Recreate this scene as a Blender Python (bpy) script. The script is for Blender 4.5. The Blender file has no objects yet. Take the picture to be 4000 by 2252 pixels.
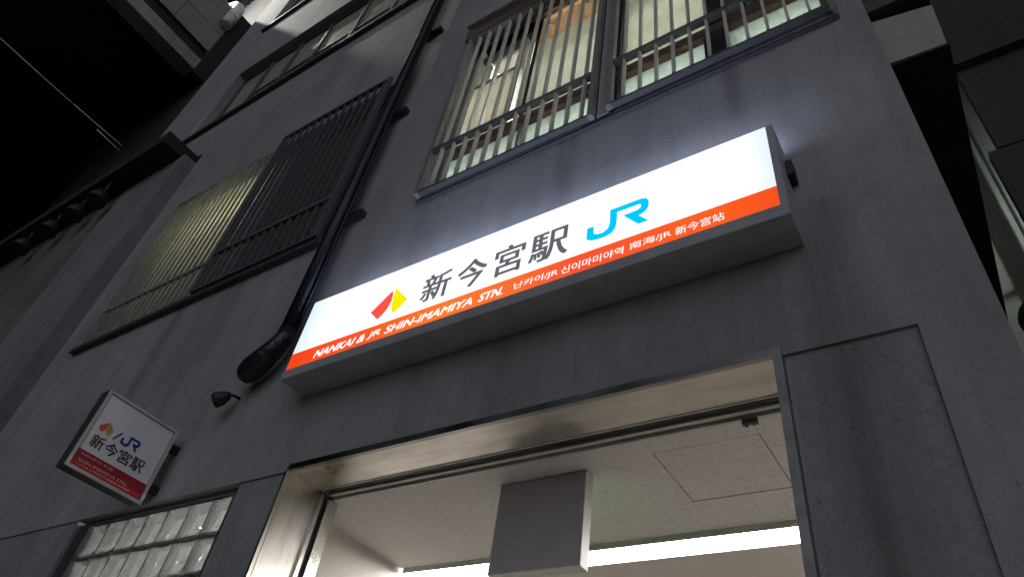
import bpy, bmesh, math, random
from mathutils import Vector, Matrix
random.seed(7)
scene = bpy.context.scene
col = scene.collection
R = math.radians

# ------------------------------------------------------------------ camera
cam_d = bpy.data.cameras.new('camera')
cam_d.sensor_fit = 'HORIZONTAL'
cam_d.sensor_width = 36.0
cam_d.lens = 2713.94 / 4000 * 36.0
cam_d.clip_start = 0.02
cam_d.clip_end = 500
cam = bpy.data.objects.new('camera', cam_d)
col.objects.link(cam)
rot = Matrix.Rotation(R(39.6708), 4, 'Z') @ Matrix.Rotation(R(132.442), 4, 'X') @ Matrix.Rotation(R(10.4672), 4, 'Z')
cam.matrix_world = Matrix.Translation((0, -1.7, 1.55)) @ rot
scene.camera = cam

# ------------------------------------------------------------------ night sky and the soft glow of the street
SUN_EL, SUN_AZ = 20.0, 150.0
world = bpy.data.worlds.new('World')
scene.world = world
world.use_nodes = True
wn = world.node_tree.nodes
wl = world.node_tree.links
bg = wn['Background']
sky = wn.new('ShaderNodeTexSky')
sky.sky_type = 'NISHITA'
sky.sun_disc = False
sky.sun_elevation = R(-4.0)
sky.sun_rotation = R(SUN_AZ)
wl.new(sky.outputs['Color'], bg.inputs['Color'])
bg.inputs['Strength'].default_value = 0.09

sun_d = bpy.data.lights.new('street_glow', 'SUN')
sun_d.energy = 0.84
sun_d.angle = R(70)
sun_d.color = (0.85, 0.88, 1.0)
sun = bpy.data.objects.new('street_glow', sun_d)
col.objects.link(sun)
sd = Vector((math.sin(R(SUN_AZ)) * math.cos(R(SUN_EL)), math.cos(R(SUN_AZ)) * math.cos(R(SUN_EL)), math.sin(R(SUN_EL))))
sun.rotation_euler = (-sd).to_track_quat('-Z', 'Y').to_euler()
sun.location = (4, -8, 6)

vs = scene.view_settings
vs.view_transform = 'Standard'
vs.look = 'None'
vs.exposure = 0.0
vs.gamma = 1.0
vs.use_curve_mapping = False
scene.render.engine = 'CYCLES'
scene.cycles.use_denoising = True
scene.cycles.max_bounces = 8
scene.cycles.sample_clamp_indirect = 4.0

# ------------------------------------------------------------------ materials
def nodes_of(name):
    m = bpy.data.materials.new(name)
    m.use_nodes = True
    nt = m.node_tree
    return m, nt, nt.nodes, nt.links, nt.nodes['Principled BSDF']

def simple(name, c, rough=0.6, metal=0.0, bump=0.0, bscale=60.0, var=0.12, vscale=9.0, spec=0.5):
    m, nt, n, l, b = nodes_of(name)
    geo = n.new('ShaderNodeNewGeometry')
    no = n.new('ShaderNodeTexNoise'); no.inputs['Scale'].default_value = vscale; no.inputs['Detail'].default_value = 5
    l.new(geo.outputs['Position'], no.inputs['Vector'])
    mr = n.new('ShaderNodeMapRange')
    mr.inputs[1].default_value = 0.3; mr.inputs[2].default_value = 0.7
    mr.inputs[3].default_value = 1 - var; mr.inputs[4].default_value = 1 + var
    l.new(no.outputs['Fac'], mr.inputs[0])
    mx = n.new('ShaderNodeVectorMath'); mx.operation = 'SCALE'
    mx.inputs[0].default_value = c
    l.new(mr.outputs[0], mx.inputs['Scale'])
    l.new(mx.outputs[0], b.inputs['Base Color'])
    b.inputs['Roughness'].default_value = rough
    b.inputs['Metallic'].default_value = metal
    b.inputs['Specular IOR Level'].default_value = spec
    if bump:
        n2 = n.new('ShaderNodeTexNoise'); n2.inputs['Scale'].default_value = bscale; n2.inputs['Detail'].default_value = 6
        l.new(geo.outputs['Position'], n2.inputs['Vector'])
        bp = n.new('ShaderNodeBump'); bp.inputs['Strength'].default_value = bump; bp.inputs['Distance'].default_value = 0.01
        l.new(n2.outputs['Fac'], bp.inputs['Height'])
        l.new(bp.outputs[0], b.inputs['Normal'])
    return m

def emit(name, c, s):
    m = bpy.data.materials.new(name); m.use_nodes = True
    n = m.node_tree.nodes; l = m.node_tree.links
    n.remove(n['Principled BSDF'])
    e = n.new('ShaderNodeEmission'); e.inputs[0].default_value = (*c, 1); e.inputs[1].default_value = s
    l.new(e.outputs[0], n['Material Output'].inputs[0])
    return m

def concrete(name, c, streak=0.35, dirt_under=None, bump=0.4):
    """old painted concrete: mottling, fine grain, rain streaks, speckles"""
    m, nt, n, l, b = nodes_of(name)
    geo = n.new('ShaderNodeNewGeometry')
    P = geo.outputs['Position']
    def noise(scale, vec=None, detail=6, rough=0.55):
        t = n.new('ShaderNodeTexNoise'); t.inputs['Scale'].default_value = scale
        t.inputs['Detail'].default_value = detail; t.inputs['Roughness'].default_value = rough
        l.new(vec or P, t.inputs['Vector']); return t.outputs['Fac']
    def rng(x, a, bb, c0, c1):
        t = n.new('ShaderNodeMapRange'); t.inputs[1].default_value = a; t.inputs[2].default_value = bb
        t.inputs[3].default_value = c0; t.inputs[4].default_value = c1; l.new(x, t.inputs[0]); return t.outputs[0]
    def mul(a, bb):
        t = n.new('ShaderNodeMath'); t.operation = 'MULTIPLY'; l.new(a, t.inputs[0])
        if isinstance(bb, float): t.inputs[1].default_value = bb
        else: l.new(bb, t.inputs[1])
        return t.outputs[0]
    mp = n.new('ShaderNodeMapping'); mp.inputs['Scale'].default_value = (4.0, 4.0, 0.45)
    l.new(P, mp.inputs['Vector'])
    mp2 = n.new('ShaderNodeMapping'); mp2.inputs['Scale'].default_value = (26, 26, 0.9)
    l.new(P, mp2.inputs['Vector'])
    big = rng(noise(0.9), 0.3, 0.7, 0.82, 1.12)
    mid = rng(noise(7.0, detail=8, rough=0.65), 0.3, 0.7, 0.90, 1.08)
    fine = rng(noise(150.0, detail=4, rough=.7), 0.25, 0.75, 0.76, 1.20)
    st = rng(noise(1.0, mp.outputs[0], detail=7, rough=0.6), 0.46, 0.74, 1.0, 1.0 - streak)
    st2 = rng(noise(1.0, mp2.outputs[0], detail=3), 0.45, 0.85, 1.0, 1.0 - streak * 0.5)
    sp = rng(noise(38.0, detail=2), 0.69, 0.74, 1.0, 0.72)
    f = mul(mul(mul(big, mid), fine), mul(mul(st, st2), sp))
    wv = n.new('ShaderNodeTexNoise'); wv.inputs['Scale'].default_value = 3.0; wv.inputs['Detail'].default_value = 5; l.new(P, wv.inputs['Vector'])
    ad = n.new('ShaderNodeVectorMath'); ad.operation = 'MULTIPLY_ADD'; ad.inputs[1].default_value = (.55, .55, .55)
    l.new(wv.outputs['Color'], ad.inputs[0]); l.new(P, ad.inputs[2])
    vo = n.new('ShaderNodeTexVoronoi'); vo.feature = 'DISTANCE_TO_EDGE'; vo.inputs['Scale'].default_value = .62
    l.new(ad.outputs[0], vo.inputs['Vector'])
    ck = rng(vo.outputs['Distance'], .0, .0055, 1.0, 0.0)
    ckm = rng(noise(1.3, detail=2), .54, .62, 0.0, .15)
    oc = n.new('ShaderNodeMath'); oc.operation = 'SUBTRACT'; oc.inputs[0].default_value = 1.0
    l.new(mul(ck, ckm), oc.inputs[1]); f = mul(f, oc.outputs[0])
    if dirt_under:
        sep = n.new('ShaderNodeSeparateXYZ'); l.new(P, sep.inputs[0])
        for (x0, x1, z0, z1, amt, edge) in dirt_under:
            a = rng(sep.outputs['X'], x0 - edge, x0 + edge, 0, 1)
            bb = rng(sep.outputs['X'], x1 - edge, x1 + edge, 1, 0)
            cz = rng(sep.outputs['Z'], z0, z0 + 0.5 * (z1 - z0), 0.15, 1)
            cz2 = rng(sep.outputs['Z'], z1 - .02, z1 + .02, 1, 0)
            k = mul(mul(a, bb), mul(cz, cz2))
            mpd = n.new('ShaderNodeMapping'); mpd.inputs['Scale'].default_value = (17, 17, 1.3); mpd.inputs['Location'].default_value = (x0, 3, z0)
            l.new(P, mpd.inputs['Vector'])
            ns = rng(noise(1.0, mpd.outputs[0], detail=6, rough=.6), 0.3, 0.75, 0.35, 1.0)
            k = mul(mul(k, ns), amt)
            one = n.new('ShaderNodeMath'); one.operation = 'SUBTRACT'; one.inputs[0].default_value = 1.0
            l.new(k, one.inputs[1]); f = mul(f, one.outputs[0])
    sc = n.new('ShaderNodeVectorMath'); sc.operation = 'SCALE'; sc.inputs[0].default_value = c
    l.new(f, sc.inputs['Scale'])
    l.new(sc.outputs[0], b.inputs['Base Color'])
    b.inputs['Roughness'].default_value = 0.88
    b.inputs['Specular IOR Level'].default_value = 0.2
    bp = n.new('ShaderNodeBump'); bp.inputs['Strength'].default_value = bump; bp.inputs['Distance'].default_value = 0.006
    l.new(noise(90.0, detail=6), bp.inputs['Height'])
    l.new(bp.outputs[0], b.inputs['Normal'])
    return m

def steel(name, c, rough=0.28, axis='X'):
    m, nt, n, l, b = nodes_of(name)
    geo = n.new('ShaderNodeNewGeometry')
    mp = n.new('ShaderNodeMapping')
    mp.inputs['Scale'].default_value = (2, 300, 300) if axis == 'X' else (300, 300, 2)
    l.new(geo.outputs['Position'], mp.inputs['Vector'])
    t = n.new('ShaderNodeTexNoise'); t.inputs['Scale'].default_value = 1.0; t.inputs['Detail'].default_value = 3
    l.new(mp.outputs[0], t.inputs['Vector'])
    bp = n.new('ShaderNodeBump'); bp.inputs['Strength'].default_value = 0.03; bp.inputs['Distance'].default_value = 0.001
    l.new(t.outputs['Fac'], bp.inputs['Height'])
    l.new(bp.outputs[0], b.inputs['Normal'])
    t2 = n.new('ShaderNodeTexNoise'); t2.inputs['Scale'].default_value = 5.0; t2.inputs['Detail'].default_value = 6
    l.new(geo.outputs['Position'], t2.inputs['Vector'])
    mr = n.new('ShaderNodeMapRange'); mr.inputs[1].default_value = .3; mr.inputs[2].default_value = .7
    mr.inputs[3].default_value = rough * .75; mr.inputs[4].default_value = rough * 1.5
    l.new(t2.outputs['Fac'], mr.inputs[0]); l.new(mr.outputs[0], b.inputs['Roughness'])
    mp3 = n.new('ShaderNodeMapping'); mp3.inputs['Scale'].default_value = (3, 14, 14) if axis == 'X' else (14, 14, 3)
    l.new(geo.outputs['Position'], mp3.inputs['Vector'])
    t3 = n.new('ShaderNodeTexNoise'); t3.inputs['Scale'].default_value = 1.0; t3.inputs['Detail'].default_value = 7; t3.inputs['Roughness'].default_value = .65
    l.new(mp3.outputs[0], t3.inputs['Vector'])
    m3 = n.new('ShaderNodeMapRange'); m3.inputs[1].default_value = .35; m3.inputs[2].default_value = .68; m3.inputs[3].default_value = 1.06; m3.inputs[4].default_value = .72
    l.new(t3.outputs['Fac'], m3.inputs[0])
    s3 = n.new('ShaderNodeVectorMath'); s3.operation = 'SCALE'; s3.inputs[0].default_value = c; l.new(m3.outputs[0], s3.inputs['Scale'])
    l.new(s3.outputs[0], b.inputs['Base Color'])
    b.inputs['Metallic'].default_value = 1.0
    return m

def frosted(name, c, tr=0.85, vscale=14.0):
    """textured translucent glass: passes the room's light diffusely, slight gloss, dust"""
    m = bpy.data.materials.new(name); m.use_nodes = True
    n = m.node_tree.nodes; l = m.node_tree.links
    n.remove(n['Principled BSDF'])
    geo = n.new('ShaderNodeNewGeometry')
    mp = n.new('ShaderNodeMapping'); mp.inputs['Scale'].default_value = (1.0, 1.0, 0.45)
    l.new(geo.outputs['Position'], mp.inputs['Vector'])
    no = n.new('ShaderNodeTexNoise'); no.inputs['Scale'].default_value = vscale; no.inputs['Detail'].default_value = 8; no.inputs['Roughness'].default_value = .7
    l.new(mp.outputs[0], no.inputs['Vector'])
    mr = n.new('ShaderNodeMapRange'); mr.inputs[1].default_value = .3; mr.inputs[2].default_value = .7
    mr.inputs[3].default_value = .78; mr.inputs[4].default_value = 1.08
    l.new(no.outputs['Fac'], mr.inputs[0])
    sc = n.new('ShaderNodeVectorMath'); sc.operation = 'SCALE'; sc.inputs[0].default_value = c
    l.new(mr.outputs[0], sc.inputs['Scale'])
    t = n.new('ShaderNodeBsdfTranslucent'); l.new(sc.outputs[0], t.inputs[0])
    d = n.new('ShaderNodeBsdfDiffuse'); d.inputs[0].default_value = (c[0] * .35, c[1] * .35, c[2] * .35, 1)
    g = n.new('ShaderNodeBsdfGlossy'); g.inputs['Roughness'].default_value = .3
    m1 = n.new('ShaderNodeMixShader'); m1.inputs[0].default_value = tr
    l.new(d.outputs[0], m1.inputs[1]); l.new(t.outputs[0], m1.inputs[2])
    m2 = n.new('ShaderNodeMixShader'); m2.inputs[0].default_value = .05
    l.new(m1.outputs[0], m2.inputs[1]); l.new(g.outputs[0], m2.inputs[2])
    l.new(m2.outputs[0], n['Material Output'].inputs[0])
    return m

WALLC = (0.30, 0.30, 0.295)
M = {}
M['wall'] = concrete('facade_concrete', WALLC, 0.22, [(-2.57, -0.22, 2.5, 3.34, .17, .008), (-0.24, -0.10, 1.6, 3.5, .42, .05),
                     (-1.30, -1.16, 3.85, 4.58, .32, .04), (-0.42, -0.34, 4.0, 4.58, .40, .03), (-4.55, -4.40, 3.4, 4.64, .35, .04), (-3.95, -3.70, 3.0, 4.64, .22, .06)])
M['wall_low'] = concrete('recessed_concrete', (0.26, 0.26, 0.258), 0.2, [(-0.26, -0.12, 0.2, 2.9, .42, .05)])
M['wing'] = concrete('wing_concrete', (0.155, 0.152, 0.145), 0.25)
M['pil'] = concrete('pilaster_concrete', (0.22, 0.22, 0.22), 0.15)
M['conc'] = concrete('canopy_concrete', (0.40, 0.39, 0.35), 0.25, bump=.35)
M['girder'] = concrete('girder_concrete', (0.34, 0.33, 0.31), 0.35)
M['panel'] = concrete('parapet_panel', (0.26, 0.25, 0.235), 0.15)
M['dark'] = simple('sooty_steel', (0.018, 0.018, 0.02), .9, var=.2)
M['darkwall'] = concrete('dark_side_wall', (0.055, 0.052, 0.05), .3)
M['asphalt'] = simple('asphalt', (0.05, 0.05, 0.052), .9, bump=.4, bscale=200)
M['paving'] = simple('pavement_concrete', (0.45, 0.44, 0.43), .85, bump=.2)
M['steel'] = steel('stainless_steel', (0.60, 0.575, 0.52), .34, 'X')
M['steeld'] = steel('dull_steel_trim', (0.30, 0.30, 0.29), .35, 'X')
M['steelv'] = steel('stainless_steel_upright', (0.62, 0.60, 0.55), .30, 'Z')
M['black'] = simple('black_rubber', (0.012, 0.012, 0.014), .6)
M['sensor'] = simple('sensor_grey', (0.09, 0.085, 0.08), .5)
M['casing'] = simple('sign_casing', (0.34, 0.345, 0.36), .5, var=.12)
M['alu'] = simple('grille_aluminium', (0.48, 0.47, 0.445), .5, metal=0.0, var=.12, vscale=20)
M['alul'] = simple('slat_grey', (0.24, 0.24, 0.22), .6, var=.25, vscale=12)
M['rail'] = simple('darker_rail', (0.07, 0.068, 0.066), .6)
M['post'] = simple('grille_post_grey', (0.17, 0.168, 0.165), .6)
M['alud'] = simple('shaded_grille_metal', (0.10, 0.10, 0.11), .6, var=.2, vscale=20)  # grille metal darkened for unlit bars, shade put into the colour
M['sill'] = simple('dark_metal_sill', (0.045, 0.045, 0.05), .6)
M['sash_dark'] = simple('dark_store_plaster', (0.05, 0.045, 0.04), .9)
M['sash'] = simple('sash_aluminium', (0.30, 0.30, 0.28), .5)
M['wood'] = simple('red_brown_timber', (0.11, 0.045, 0.03), .6, var=.35, vscale=25)
M['fasc'] = simple('maroon_fascia', (0.06, 0.022, 0.02), .7, var=.3)
M['hood'] = concrete('hood_concrete', (0.26, 0.26, 0.25), .2)
M['frost'] = frosted('frosted_pane', (0.80, 0.82, 0.76))
M['frostg'] = frosted('mint_frosted_pane', (0.74, 0.80, 0.77), vscale=40)
M['frostw'] = frosted('yellowed_frosted_pane', (0.78, 0.62, 0.47))
M['curtain'] = frosted('beige_curtain', (0.78, 0.765, 0.69), vscale=5)
M['frostd'] = simple('dull_frosted_pane', (0.30, 0.30, 0.225), .3, var=.3, vscale=6)
M['room'] = simple('room_plaster', (0.60, 0.59, 0.54), .8)
M['rooml'] = simple('entrance_plaster', (0.66, 0.62, 0.58), .75, var=.03)
M['floor'] = simple('entrance_floor', (0.62, 0.59, 0.54), .4)
M['beige'] = simple('beige_cupboard', (0.62, 0.46, 0.28), .7, var=.08, vscale=4)
M['orange'] = simple('orange_blind', (0.72, 0.38, 0.16), .8, var=.06)
M['plastic'] = simple('black_plastic_wrap', (0.014, 0.015, 0.02), .32, bump=1.0, bscale=26, spec=.5)
M['pipe'] = simple('black_glossy_pipe', (0.008, 0.009, 0.014), .30, bump=.45, bscale=60, spec=.3)
M['white'] = simple('white_enamel', (0.72, 0.72, 0.70), .4, var=.05)
M['cream'] = simple('pale_metal_frame', (0.50, 0.485, 0.45), .45, var=.1)
M['board'] = simple('grey_board', (0.38, 0.345, 0.335), .45, var=.06)
M['signwhite'] = simple('unlit_acrylic_white', (0.74, 0.75, 0.78), .25, var=.03)
M['signred'] = simple('unlit_acrylic_red', (0.34, 0.022, 0.028), .25, var=.03)
M['pr_red'] = simple('print_red', (0.62, 0.10, 0.04), .3, var=.02)
M['pr_yel'] = simple('print_amber', (0.62, 0.30, 0.03), .3, var=.02)
M['pr_blue'] = simple('print_blue', (0.02, 0.03, 0.22), .3, var=.02)
M['pr_black'] = simple('print_black', (0.02, 0.02, 0.03), .3, var=.02)
M['pr_pink'] = simple('print_pale', (0.60, 0.42, 0.42), .3, var=.02)
def white_face():
    m = emit('lit_white_acrylic', (0.97, 0.985, 1.0), 1.12)
    n = m.node_tree.nodes; l = m.node_tree.links
    geo = n.new('ShaderNodeNewGeometry'); sep = n.new('ShaderNodeSeparateXYZ'); l.new(geo.outputs['Position'], sep.inputs[0])
    mr = n.new('ShaderNodeMapRange'); mr.inputs[1].default_value = -2.57; mr.inputs[2].default_value = -.25
    l.new(sep.outputs['X'], mr.inputs[0])
    cr = n.new('ShaderNodeValToRGB'); l.new(mr.outputs[0], cr.inputs[0])
    e = cr.color_ramp.elements
    e[0].position = 0.0; e[0].color = (0.66, 0.80, 0.86, 1); e[1].position = 1.0; e[1].color = (0.72, 0.80, 0.88, 1)
    for p_, c_ in ((.05, (.88, .94, .97, 1)), (.12, (.98, .99, 1, 1)), (.9, (.98, .99, 1, 1)), (.97, (.90, .94, .98, 1))):
        q = e.new(p_); q.color = c_
    l.new(cr.outputs[0], n['Emission'].inputs[0])
    return m
M['lit_white'] = white_face()
def orange():
    m = emit('lit_orange_acrylic', (1.0, 0.105, 0.018), 1.0)
    n = m.node_tree.nodes; l = m.node_tree.links
    geo = n.new('ShaderNodeNewGeometry'); sep = n.new('ShaderNodeSeparateXYZ'); l.new(geo.outputs['Position'], sep.inputs[0])
    cr = n.new('ShaderNodeValToRGB')
    mr = n.new('ShaderNodeMapRange'); mr.inputs[1].default_value = -2.57; mr.inputs[2].default_value = -.25
    l.new(sep.outputs['X'], mr.inputs[0]); l.new(mr.outputs[0], cr.inputs[0])
    e = cr.color_ramp.elements
    e[0].position = 0.0; e[0].color = (0.93, 0.062, 0.012, 1); e[1].position = 1.0; e[1].color = (0.93, 0.085, 0.014, 1)
    for p_, c_ in ((.22, (1, .10, .018, 1)), (.40, (1, .20, .026, 1)), (.55, (1, .16, .03, 1)), (.68, (.94, .09, .03, 1)), (.9, (1, .12, .016, 1))):
        q = e.new(p_); q.color = c_
    l.new(cr.outputs[0], n['Emission'].inputs[0])
    return m
M['lit_orange'] = orange()
M['lit_text'] = emit('lit_white_lettering', (1.0, 0.98, 0.95), 1.05)
M['lit_grey'] = emit('lit_black_print', (0.125, 0.125, 0.145), 1.0)
M['lit_red'] = emit('lit_red_print', (1.0, 0.085, 0.055), 1.0)
M['lit_yellow'] = emit('lit_yellow_print', (1.0, 0.88, 0.0), 1.0)
M['lit_cyan'] = emit('lit_blue_print', (0.0, 0.60, 1.0), 1.0)
M['edge'] = emit('added_wall_glow', (0.58, 0.66, 1.0), 12.0)  # bluish emission for the strip added on top of the sign
M['tube'] = emit('fluorescent_tube', (1.0, 0.965, 0.92), 40.0)
M['tube_up'] = emit('room_tube', (1.0, 0.98, 0.89), 430.0)
M['tube_low'] = emit('low_room_tube', (0.86, 1.0, 0.97), 110.0)
M['tube_side'] = emit('side_room_tube', (0.95, 1.0, 0.98), 230.0)
M['alley'] = emit('alley_lamp_glass', (0.85, 1.0, 0.93), 130.0)
M['bulb'] = emit('warm_bulb', (1.0, 0.90, 0.58), 95.0)
M['lamp'] = emit('platform_lamp', (1.0, 0.96, 0.88), 6800.0)
M['green'] = emit('green_exit_face', (0.15, 1.0, 0.30), .42)

def glassblock():
    m = bpy.data.materials.new('glass_block'); m.use_nodes = True
    n = m.node_tree.nodes; l = m.node_tree.links
    n.remove(n['Principled BSDF'])
    geo = n.new('ShaderNodeNewGeometry')
    t = n.new('ShaderNodeTexNoise'); t.inputs['Scale'].default_value = 30.0; t.inputs['Detail'].default_value = 3
    l.new(geo.outputs['Position'], t.inputs['Vector'])
    bp = n.new('ShaderNodeBump'); bp.inputs['Strength'].default_value = .25; bp.inputs['Distance'].default_value = .008
    l.new(t.outputs['Fac'], bp.inputs['Height'])
    tr = n.new('ShaderNodeBsdfTranslucent'); tr.inputs[0].default_value = (.72, .72, .68, 1)
    rf = n.new('ShaderNodeBsdfRefraction'); rf.inputs['Color'].default_value = (.75, .76, .72, 1); rf.inputs['IOR'].default_value = 1.35; rf.inputs['Roughness'].default_value = .07
    gl = n.new('ShaderNodeBsdfGlossy'); gl.inputs['Roughness'].default_value = .08
    for q in (tr, rf, gl): l.new(bp.outputs[0], q.inputs['Normal'])
    m1 = n.new('ShaderNodeMixShader'); m1.inputs[0].default_value = .78
    l.new(tr.outputs[0], m1.inputs[1]); l.new(rf.outputs[0], m1.inputs[2])
    m2 = n.new('ShaderNodeMixShader'); m2.inputs[0].default_value = .09
    l.new(m1.outputs[0], m2.inputs[1]); l.new(gl.outputs[0], m2.inputs[2])
    l.new(m2.outputs[0], n['Material Output'].inputs[0])
    return m
M['gblock'] = glassblock()

def ceiling_mat():
    m, nt, n, l, b = nodes_of('fissured_ceiling_board')
    geo = n.new('ShaderNodeNewGeometry')
    mp = n.new('ShaderNodeMapping'); mp.inputs['Scale'].default_value = (55, 150, 55); mp.inputs['Rotation'].default_value = (0, 0, R(6))
    l.new(geo.outputs['Position'], mp.inputs['Vector'])
    w = n.new('ShaderNodeTexNoise'); w.inputs['Scale'].default_value = 1.0; w.inputs['Detail'].default_value = 3; w.inputs['Distortion'].default_value = .8
    l.new(mp.outputs[0], w.inputs['Vector'])
    mr = n.new('ShaderNodeMapRange'); mr.inputs[1].default_value = .59; mr.inputs[2].default_value = .66
    mr.inputs[3].default_value = 1.0; mr.inputs[4].default_value = .66
    l.new(w.outputs['Fac'], mr.inputs[0])
    sc = n.new('ShaderNodeVectorMath'); sc.operation = 'SCALE'; sc.inputs[0].default_value = (.64, .615, .60)
    l.new(mr.outputs[0], sc.inputs['Scale']); l.new(sc.outputs[0], b.inputs['Base Color'])
    b.inputs['Roughness'].default_value = .9
    bp = n.new('ShaderNodeBump'); bp.inputs['Strength'].default_value = .6; bp.inputs['Distance'].default_value = .003
    l.new(mr.outputs[0], bp.inputs['Height']); l.new(bp.outputs[0], b.inputs['Normal'])
    return m
M['ceil'] = ceiling_mat()

# ------------------------------------------------------------------ mesh helpers
class MB:
    def __init__(s): s.bm = bmesh.new()
    def box(s, x0, x1, y0, y1, z0, z1):
        v = [s.bm.verts.new(p) for p in ((x0,y0,z0),(x1,y0,z0),(x1,y1,z0),(x0,y1,z0),(x0,y0,z1),(x1,y0,z1),(x1,y1,z1),(x0,y1,z1))]
        for f in ((3,2,1,0),(4,5,6,7),(0,1,5,4),(1,2,6,5),(2,3,7,6),(3,0,4,7)): s.bm.faces.new([v[i] for i in f])
        return s
    def prism(s, pts, axis, a0, a1):
        """outline pts (u,v); axis 'X': u=y,v=z ; 'Y': u=x,v=z ; 'Z': u=x,v=y"""
        def P(u, v, a): return {'X': (a,u,v), 'Y': (u,a,v), 'Z': (u,v,a)}[axis]
        A = [s.bm.verts.new(P(u,v,a0)) for u,v in pts]; B = [s.bm.verts.new(P(u,v,a1)) for u,v in pts]
        s.bm.faces.new(A); s.bm.faces.new(B[::-1])
        for i in range(len(pts)):
            j = (i+1) % len(pts); s.bm.faces.new((A[j], A[i], B[i], B[j]))
        return s
    def tube(s, path, r, seg=14, caps=True):
        path = [Vector(p) for p in path]; rs = r if isinstance(r, (list, tuple)) else [r]*len(path)
        rings = []
        for i, p in enumerate(path):
            d = (path[min(i+1, len(path)-1)] - path[max(i-1, 0)]).normalized()
            a = d.orthogonal().normalized() if i == 0 else None
            if a is None:
                a = prev - d * prev.dot(d); a.normalize()
            prev = a
            b = d.cross(a)
            rings.append([s.bm.verts.new(p + (a*math.cos(2*math.pi*k/seg) + b*math.sin(2*math.pi*k/seg))*rs[i]) for k in range(seg)])
        for i in range(len(rings)-1):
            for k in range(seg):
                k2 = (k+1) % seg; f = s.bm.faces.new((rings[i][k], rings[i][k2], rings[i+1][k2], rings[i+1][k])); f.smooth = True
        if caps:
            s.bm.faces.new(rings[0][::-1]); s.bm.faces.new(rings[-1])
        return s
    def build(s, name, mat, parent=None, bevel=0.0, origin=None):
        bm = s.bm
        bmesh.ops.recalc_face_normals(bm, faces=bm.faces)
        if bevel:
            bmesh.ops.bevel(bm, geom=[e for e in bm.edges], offset=bevel, segments=2, affect='EDGES', profile=.6)
        xs = [v.co for v in bm.verts]
        if origin is None:
            lo = Vector((min(c.x for c in xs), min(c.y for c in xs), min(c.z for c in xs)))
            hi = Vector((max(c.x for c in xs), max(c.y for c in xs), max(c.z for c in xs)))
            origin = Vector(((lo.x+hi.x)/2, (lo.y+hi.y)/2, lo.z))
        origin = Vector(origin)
        bmesh.ops.translate(bm, verts=bm.verts, vec=-origin)
        me = bpy.data.meshes.new(name); bm.to_mesh(me); bm.free()
        return link(name, me, mat, parent, origin)

WLOC = {}
def link(name, me, mat, parent, origin):
    if mat is not None and not me.materials: me.materials.append(M[mat])
    o = bpy.data.objects.new(name, me); col.objects.link(o)
    o.location = origin
    if parent is not None:
        o.parent = parent; o.location = Vector(origin) - WLOC[parent.name]
    WLOC[o.name] = Vector(origin)
    return o
def share(src, name, parent, origin):
    return link(name, src.data, None, parent, Vector(origin))
def thing(name, label, cat, loc, group=None):
    o = bpy.data.objects.new(name, None); col.objects.link(o); o.location = loc; o.empty_display_size = .1
    WLOC[o.name] = Vector(loc)
    o['label'] = label; o['category'] = cat
    if group: o['group'] = group
    return o
def tag(o, label=None, cat=None, group=None, kind=None):
    if label: o['label'] = label
    if cat: o['category'] = cat
    if group: o['group'] = group
    if kind: o['kind'] = kind
    return o
def sub(name, parent, loc):
    o = bpy.data.objects.new(name, None); col.objects.link(o); o.empty_display_size = .05
    o.parent = parent; o.location = Vector(loc) - WLOC[parent.name]; WLOC[o.name] = Vector(loc)
    return o

def lettering(name, body, mat, parent, rect, plane, depth, shear=0.0, weight=0.0, fat=0.0):
    """flat print fitted into rect (u0,u1,v0,v1). plane 'Y': u=x at y=depth ; plane 'X': u=y at x=depth
    fat: strokes thickened by this many metres"""
    cu = bpy.data.curves.new('lettering', 'FONT'); cu.body = body; cu.size = 1.0
    cu.offset = weight; cu.resolution_u = 4; cu.fill_mode = 'FRONT'
    ob = bpy.data.objects.new('lettering_tmp', cu); col.objects.link(ob)
    dg = bpy.context.evaluated_depsgraph_get()
    me = bpy.data.meshes.new_from_object(ob.evaluated_get(dg))
    bpy.data.objects.remove(ob); bpy.data.curves.remove(cu)
    xs = [v.co.x for v in me.vertices]; ys = [v.co.y for v in me.vertices]
    x0, x1, y0, y1 = min(xs), max(xs), min(ys), max(ys)
    u0, u1, v0, v1 = rect
    u0 += fat; u1 -= fat; v0 += fat; v1 -= fat
    w = (u1 - u0) - shear * (v1 - v0)
    base = []
    for v in me.vertices:
        a = (v.co.x - x0) / (x1 - x0); b = (v.co.y - y0) / (y1 - y0)
        base.append((a * w + shear * b * (v1 - v0), b * (v1 - v0)))
    polys = [tuple(p.vertices) for p in me.polygons]
    bpy.data.meshes.remove(me)
    V, F = [], []
    shifts = [(0, 0)] if not fat else [(0, 0), (fat, fat*.6), (-fat, fat*.6), (fat, -fat*.6), (-fat, -fat*.6)]
    for k, (du, dv) in enumerate(shifts):
        o = len(V); e = k * .00012 * (-1 if plane == 'Y' else 1)
        V += [((u+du, e, z+dv) if plane == 'Y' else (e, u+du, z+dv)) for u, z in base]
        F += [tuple(i+o for i in p) for p in polys]
    me = bpy.data.meshes.new(name); me.from_pydata(V, [], F)
    org = (u0, depth, v0) if plane == 'Y' else (depth, u0, v0)
    return link(name, me, mat, parent, org)

def outline(name, pts, mat, parent, plane, depth, t=0.001):
    b = MB()
    b.prism(pts, plane, depth, depth + t)
    return b.build(name, mat, parent)

# ------------------------------------------------------------------ ground
g = MB().box(-120, 120, -120, 120, -0.3, -0.13).build('road', 'asphalt'); tag(g, 'dark asphalt road in front of the station', kind='structure')
g = MB().box(-40, 20, -3.2, 12, -0.25, -0.002).build('pavement', 'paving', bevel=0); tag(g, 'grey concrete pavement by the station', kind='structure')

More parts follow.
